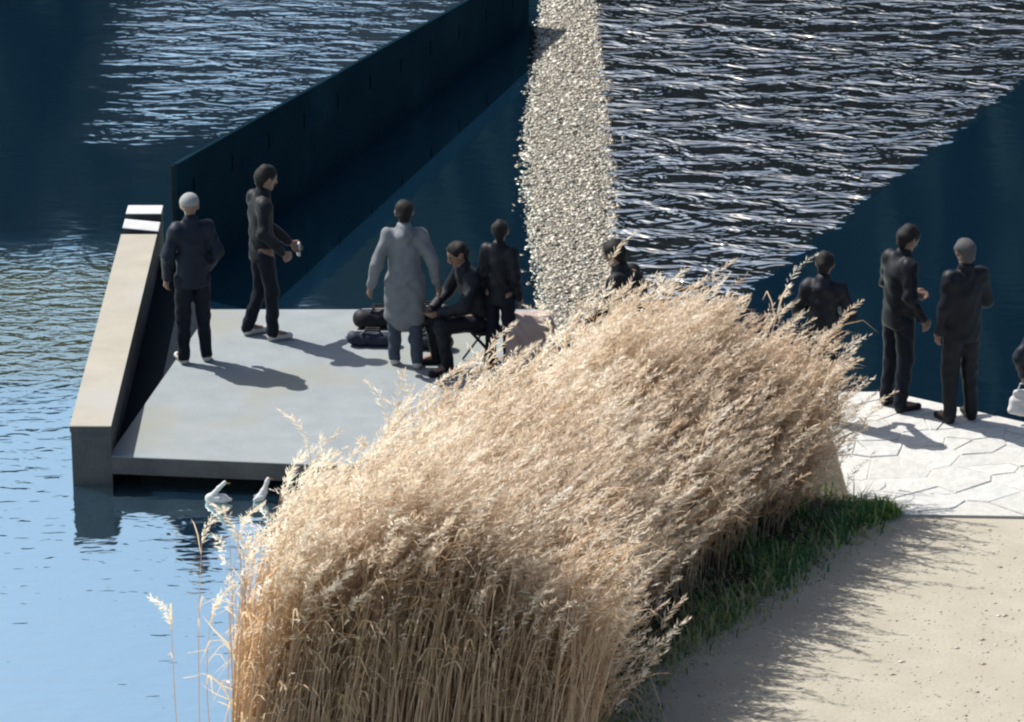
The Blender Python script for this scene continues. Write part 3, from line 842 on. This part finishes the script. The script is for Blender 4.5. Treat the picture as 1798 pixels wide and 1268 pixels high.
# ------------------------------------------------------------------ reeds
BED = [(475, 1340), (570, 1225), (700, 1125), (815, 1035), (950, 945), (1080, 862), (1300, 856), (1345, 850), (1400, 866), (1412, 905),
       (1345, 955), (1260, 1020), (1160, 1095), (1060, 1180), (1030, 1250), (1010, 1430), (980, 1480), (400, 1480)]
def reed_arrays(base, h, lean, tint, rng, plume_n=58, leaf_n=4, thick=1.0):
    """base (n,3), h (n,), lean (n,2): arrays for stems+leaves+plumes as quads"""
    n = len(base)
    Vs, Qs, Ms, Ts = [], [], [], []
    off = 0
    def curve(t):
        t = np.asarray(t)
        if t.ndim == 0: t = np.full(n, float(t))
        k = t ** 2.2
        x = base[:, 0] + lean[:, 0] * k + wob[:, 0] * np.sin(t * 3 + ph_)
        y = base[:, 1] + lean[:, 1] * k
        z = base[:, 2] + h * t * (1 - 0.10 * k * (np.hypot(lean[:, 0], lean[:, 1]) / h))
        return np.stack([x, y, z], 1)
    ph_ = rng.uniform(0, 6.28, n); wob = rng.normal(0, .02, (n, 2))
    # stem: 3-sided, 5 rings
    ts = [0, .3, .58, .82, 1.0]
    rr = [r_ * thick for r_ in (.0050, .0046, .0042, .0034, .0022)]
    rings = []
    for t, r in zip(ts, rr):
        c = curve(t)
        for a in (0, 2.094, 4.189):
            rings.append(c + np.array((math.cos(a) * r, math.sin(a) * r, 0)))
    V = np.stack(rings, 1)
    f = []
    for k in range(4):
        for a in range(3):
            b = (a + 1) % 3
            f.append((k * 3 + a, k * 3 + b, k * 3 + 3 + b, k * 3 + 3 + a))
    Q = np.array(f)[None] + (np.arange(n) * V.shape[1])[:, None, None]
    Vs.append(V.reshape(-1, 3)); Qs.append(Q.reshape(-1, 4) + off); Ms.append(np.zeros(n * len(f), int)); Ts.append(np.repeat(tint, V.shape[1])); off += n * V.shape[1]
    # leaves: ribbons of 3 quads
    for i in range(leaf_n):
        t0 = rng.uniform(.56, .95, n)
        p0 = curve(t0)
        az = rng.normal(0, 1.1, n); L = rng.uniform(.22, .48, n)
        dx, dy = np.cos(az), np.sin(az) * 0.9
        w = rng.uniform(.005, .010, n)
        pts = []
        for u, up, out in ((0, 0, 0), (.4, .30, .28), (.75, .40, .62), (1, .26 + rng.normal(0, .16, n), .92)):
            p = p0 + np.stack([dx * L * out, dy * L * out, L * up * np.ones(n)], 1)
            ww = w * (1, 1, .75, .12)[int(round(u * 3))] if u else w * .7
            sx, sy2 = -dy * ww, dx * ww
            pts.append(p + np.stack([sx, sy2, 0 * ww], 1)); pts.append(p - np.stack([sx, sy2, 0 * ww], 1))
        V = np.stack(pts, 1); f = [(0, 1, 3, 2), (2, 3, 5, 4), (4, 5, 7, 6)]
        Q = np.array(f)[None] + (np.arange(n) * 8)[:, None, None]
        Vs.append(V.reshape(-1, 3)); Qs.append(Q.reshape(-1, 4) + off); Ms.append(np.ones(n * 3, int)); Ts.append(np.repeat(np.clip(tint + rng.normal(0, .15, n), 0, 1), 8)); off += n * 8
    # plume: diamonds along a drooping axis
    top = curve(1.0); ld = lean / (np.hypot(lean[:, 0], lean[:, 1])[:, None] + 1e-6)
    PL = rng.uniform(.28, .50, n)
    for i in range(plume_n):
        u = rng.uniform(-0.12, 1, n)
        uu = np.clip(u, 0, 1)
        axis = top + np.stack([ld[:, 0] * PL * (.28 * uu + .30 * uu ** 2), ld[:, 1] * PL * (.28 * uu + .30 * uu ** 2), PL * (1.0 * u - .30 * uu ** 2)], 1)
        spread = .041 * np.sin(np.pi * np.clip(uu * .85 + .15, 0, 1)) + .006
        a = rng.uniform(0, 6.283, n)
        dirv = np.stack([np.cos(a) * spread + ld[:, 0] * .030, np.sin(a) * spread + ld[:, 1] * .030, rng.uniform(.005, .05, n)], 1)
        dirv *= rng.uniform(.8, 1.35, n)[:, None]
        side_ = np.cross(dirv, rng.normal(0, 1, (n, 3))); side_ /= np.linalg.norm(side_, axis=1)[:, None] + 1e-9
        w = rng.uniform(.0026, .0060, n)[:, None]
        V = np.stack([axis, axis + dirv * .5 + side_ * w, axis + dirv, axis + dirv * .5 - side_ * w], 1)
        Q = np.array([(0, 1, 2, 3)])[None] + (np.arange(n) * 4)[:, None, None]
        Vs.append(V.reshape(-1, 3)); Qs.append(Q.reshape(-1, 4) + off); Ms.append(np.full(n, 2)); Ts.append(np.repeat(np.clip(tint + rng.normal(0, .2, n), 0, 1), 4)); off += n * 4
    return np.concatenate(Vs), np.concatenate(Qs), np.concatenate(Ms), np.concatenate(Ts)

FR = [at(*p) for p in BED[9:16]]
def edge_d(x, y):
    best = 9.
    for a, b in zip(FR[:-1], FR[1:]):
        d = b - a; t = max(0, min(1, ((x - a.x) * d.x + (y - a.y) * d.y) / (d.x ** 2 + d.y ** 2)))
        best = min(best, math.hypot(x - a.x - d.x * t, y - a.y - d.y * t))
    return best
def bed_points(N):
    poly = [at(*p) for p in BED]; pp = [(p.x, p.y) for p in poly]
    x0, x1 = min(p[0] for p in pp), max(p[0] for p in pp); y0, y1 = min(p[1] for p in pp), max(p[1] for p in pp)
    out = []
    while len(out) < N:
        x, y = random.uniform(x0, x1), random.uniform(y0, y1)
        cl = .5 + .5 * math.sin(x * 2.3 + 1.7 * math.sin(y * 1.1)) * math.sin(y * 1.9 + x)
        if inside(pp, x, y) and random.random() < (.65 + .35 * cl) * (.22 + .78 * min(1, edge_d(x, y) / .9)): out.append((x, y))
    return np.array(out)
B_ = bed_points(6000)
n_plumed = len(B_)
_f = []
while len(_f) < 2300:          # denser, plumeless canes at the near side of the bed
    _p = at(random.uniform(405, 1030), random.uniform(1330, 1490)); _f.append((_p.x, _p.y))
B_ = np.concatenate([B_, np.array(_f)])
bank_poly = [(p.x, p.y) for p in [at(*q_) for q_ in bank_l + bank_r]]
zb = np.array([-.02 if inside(bank_poly, x, y) else WZ - .05 for x, y in B_])
base = np.column_stack([B_, zb])
# right end of the bed stands shorter
xr = at(1480, 870).x
hh = RNG.normal(1.56, .20, len(B_)) - .42 * np.clip((B_[:, 0] - at(950, 900).x) / (xr - at(950, 900).x), 0, 1) ** 1.2
hh = np.where(zb < -.2, hh + .15, hh)
hh += .72 * np.clip((at(0, 1040).y - B_[:, 1]) / (at(0, 1040).y - at(0, 1480).y), 0, 1) ** 1.3
ed = np.array([edge_d(x, y) for x, y in B_])
hh *= 1 - .50 * np.clip(1 - ed / 1.0, 0, 1) * (RNG.random(len(ed)) > .12)
hh += .10 * np.sin(B_[:, 0] * 2.1 + 1) * np.sin(B_[:, 1] * 1.7) + .07 * np.sin(B_[:, 0] * 5.3 + B_[:, 1] * 3.1)
hh = np.where(RNG.random(len(hh)) < .06, hh + .18, hh)
lean = np.column_stack([RNG.normal(.27, .14, len(B_)), RNG.normal(-.05, .10, len(B_))])
tint = np.clip(RNG.normal(.52, .24, len(B_)) + .14 * np.sin(B_[:, 0] * 1.7 + 2 * np.sin(B_[:, 1] * .9)), 0, 1)
hh[n_plumed:] = RNG.normal(1.85, .22, len(B_) - n_plumed); lean[n_plumed:, 0] *= .7
V, Q, Mi, Ti = reed_arrays(base[:n_plumed], hh[:n_plumed], lean[:n_plumed], tint[:n_plumed], RNG)
V2, Q2, M2, T2 = reed_arrays(base[n_plumed:], hh[n_plumed:], lean[n_plumed:], np.clip(tint[n_plumed:] + .25, 0, 1), RNG, 2, 1, 1.3)
Q = np.concatenate([Q, Q2 + len(V)]); V = np.concatenate([V, V2]); Mi = np.concatenate([Mi, M2]); Ti = np.concatenate([Ti, T2])
me = mesh_np('reed_bed', V, Q, False, Mi, Ti)
ro = link_mesh('reed_bed', me, [M['reed_stem'], M['reed_leaf'], M['plume']])
tag(ro, 'dense bed of tall dry tan reeds with feathery plumes', 'reeds', kind='stuff')

# single reeds standing free in the water at the bed's edge
singles = [((352, 1400), 2.12, .08), ((318, 1420), 1.55, -.02), ((402, 1370), 2.05, .12), ((470, 1290), 2.02, .22),
           ((425, 1420), 2.0, .06), ((372, 1440), 1.7, .10), ((450, 1400), 1.9, .12)]
for i, (b, h, ln) in enumerate(singles):
    p = at(*b, WZ - .05)
    rt = empty('reed', p)
    tag(rt, 'single thin dry reed standing free in the water beside the dense reeds', 'reed', 'loose reeds in the water')
    r2 = np.random.default_rng(50 + i)
    V, Q, Mi, Ti = reed_arrays(np.zeros((1, 3)), np.array([h]), np.array([[ln, -.02]]), np.array([.75]), r2, 90)
    for k, (nm, mt) in enumerate((('stem', 'reed_stem'), ('leaf', 'reed_leaf'), ('plume', 'plume'))):
        if k == 1:
            qs = Q[Mi == 1]
            for a in range(0, len(qs), 3):
                q = qs[a:a + 3]; used = np.unique(q); mp = np.full(len(V), -1); mp[used] = np.arange(len(used))
                link_mesh('leaf', mesh_np('leaf', V[used], mp[q], False, None, Ti[used]), M['reed_leaf'], rt)
            continue
        q = Q[Mi == k]; used = np.unique(q); mp = np.full(len(V), -1); mp[used] = np.arange(len(used))
        link_mesh(nm, mesh_np(nm, V[used], mp[q], False, None, Ti[used]), M[mt], rt)

# ------------------------------------------------------------------ undergrowth along the path
def blades(name, pts, h, wid, tint, label, cat):
    n = len(pts)
    az = RNG.uniform(0, 6.283, n); d = np.stack([np.cos(az), np.sin(az), np.zeros(n)], 1)
    ln = RNG.uniform(.2, .9, n)[:, None] * h[:, None]
    z = np.array((0, 0, 1.))
    sd = np.stack([-d[:, 1], d[:, 0], np.zeros(n)], 1) * wid[:, None]
    m = pts + d * ln * .3 + z * h[:, None] * .6; e = pts + d * ln + z * h[:, None] * RNG.uniform(.6, 1, n)[:, None]
    V = np.stack([pts - sd, pts + sd, m + sd * .8, m - sd * .8, e + sd * .1, e - sd * .1], 1)
    Q = np.array([(0, 1, 2, 3), (3, 2, 4, 5)])[None] + (np.arange(n) * 6)[:, None, None]
    me = mesh_np(name, V.reshape(-1, 3), Q.reshape(-1, 4), False, None, np.repeat(tint, 6))
    return tag(link_mesh(name, me, M['grass']), label, cat, kind='stuff')
edge = [(1570, 898), (1500, 915), (1400, 985), (1320, 1045), (1210, 1120), (1110, 1190), (1085, 1260), (1080, 1330)]
def along(n, spread_l, spread_r, lo=0.0, hi=1.0):
    P = [at(*e) for e in edge]; out = []
    for _ in range(n):
        u = random.uniform(lo, hi) * (len(P) - 1); k = min(int(u), len(P) - 2); p = P[k].lerp(P[k + 1], u - k)
        d = (P[k + 1] - P[k]).normalized(); nrm = Vector((d.y, -d.x, 0))      # points to the reeds
        if nrm.x > 0: nrm = -nrm
        p = p + nrm * random.uniform(-spread_r, spread_l) * random.random() ** .5
        out.append((p.x, p.y, 0.0))
    return np.array(out)
g1 = along(7000, .75, .22, 0.03, 0.66)
g1 = g1[(np.sin(g1[:, 0] * 5.1 + 2) * np.sin(g1[:, 1] * 3.3) + RNG.normal(0, .45, len(g1))) > .05]
blades('grass', g1, RNG.uniform(.04, .24, len(g1)) * RNG.uniform(.4, 1.2, len(g1)), RNG.uniform(.004, .009, len(g1)), np.where(RNG.random(len(g1)) < .15 + .75 * np.clip((at(1400, 985).x - g1[:, 0]) / (at(1400, 985).x - at(1150, 1150).x), 0, 1), RNG.uniform(.9, 1, len(g1)), np.clip(RNG.normal(.50, .2, len(g1)), 0, .84)), 'dark green grass growing along the foot of the reeds', 'grass')
g2 = along(800, .22, .16, 0.0, 0.09)
blades('grass', g2, RNG.uniform(.04, .13, len(g2)), RNG.uniform(.005, .009, len(g2)), RNG.uniform(.72, .9, len(g2)), 'bright yellow green grass tuft at the paving corner', 'grass')
g3 = along(4200, .7, .42, 0.08, 1.0)
blades('leaf_litter', g3, RNG.uniform(.008, .13, len(g3)) * RNG.uniform(.2, 1, len(g3)), RNG.uniform(.004, .012, len(g3)), np.where(RNG.random(len(g3)) < .8, RNG.uniform(.92, 1, len(g3)), .3), 'pale dry leaf litter scattered along the sandy path edge', 'litter')

# grit and small stones strewn over the path
def grit():
    P = [at(*p) for p in ((1100, 1300), (1850, 1300), (1850, 920), (1580, 920), (1300, 1070), (1100, 1220))]; pp = [(p.x, p.y) for p in P]
    x0, x1 = min(p[0] for p in pp), max(p[0] for p in pp); y0, y1 = min(p[1] for p in pp), max(p[1] for p in pp)
    pts = []
    while len(pts) < 1100:
        x, y = random.uniform(x0, x1), random.uniform(y0, y1)
        if inside(pp, x, y): pts.append((x, y, 0))
    n = len(pts); pts = np.array(pts)
    oc = np.array([(1, 0, 0), (0, 1, 0), (-1, 0, 0), (0, -1, 0), (0, 0, 1), (0, 0, -1)], float)
    of = np.array([(0, 1, 4), (1, 2, 4), (2, 3, 4), (3, 0, 4), (1, 0, 5), (2, 1, 5), (3, 2, 5), (0, 3, 5)])
    r = RNG.uniform(.004, .013, n) * np.where(RNG.random(n) < .05, 2.0, 1)
    V = oc[None] * (1 + RNG.normal(0, .25, (n, 6, 1))) * r[:, None, None] * np.array((1.4, 1, .6)) + pts[:, None, :]
    Q = of[None] + (np.arange(n) * 6)[:, None, None]
    me = mesh_np('grit', V.reshape(-1, 3), Q.reshape(-1, 3), False, None, np.repeat(RNG.uniform(.3, .8, n), 6))
    tag(link_mesh('grit', me, M['pebble']), 'small grit and stones strewn over the sandy path', 'grit', kind='stuff')
grit()
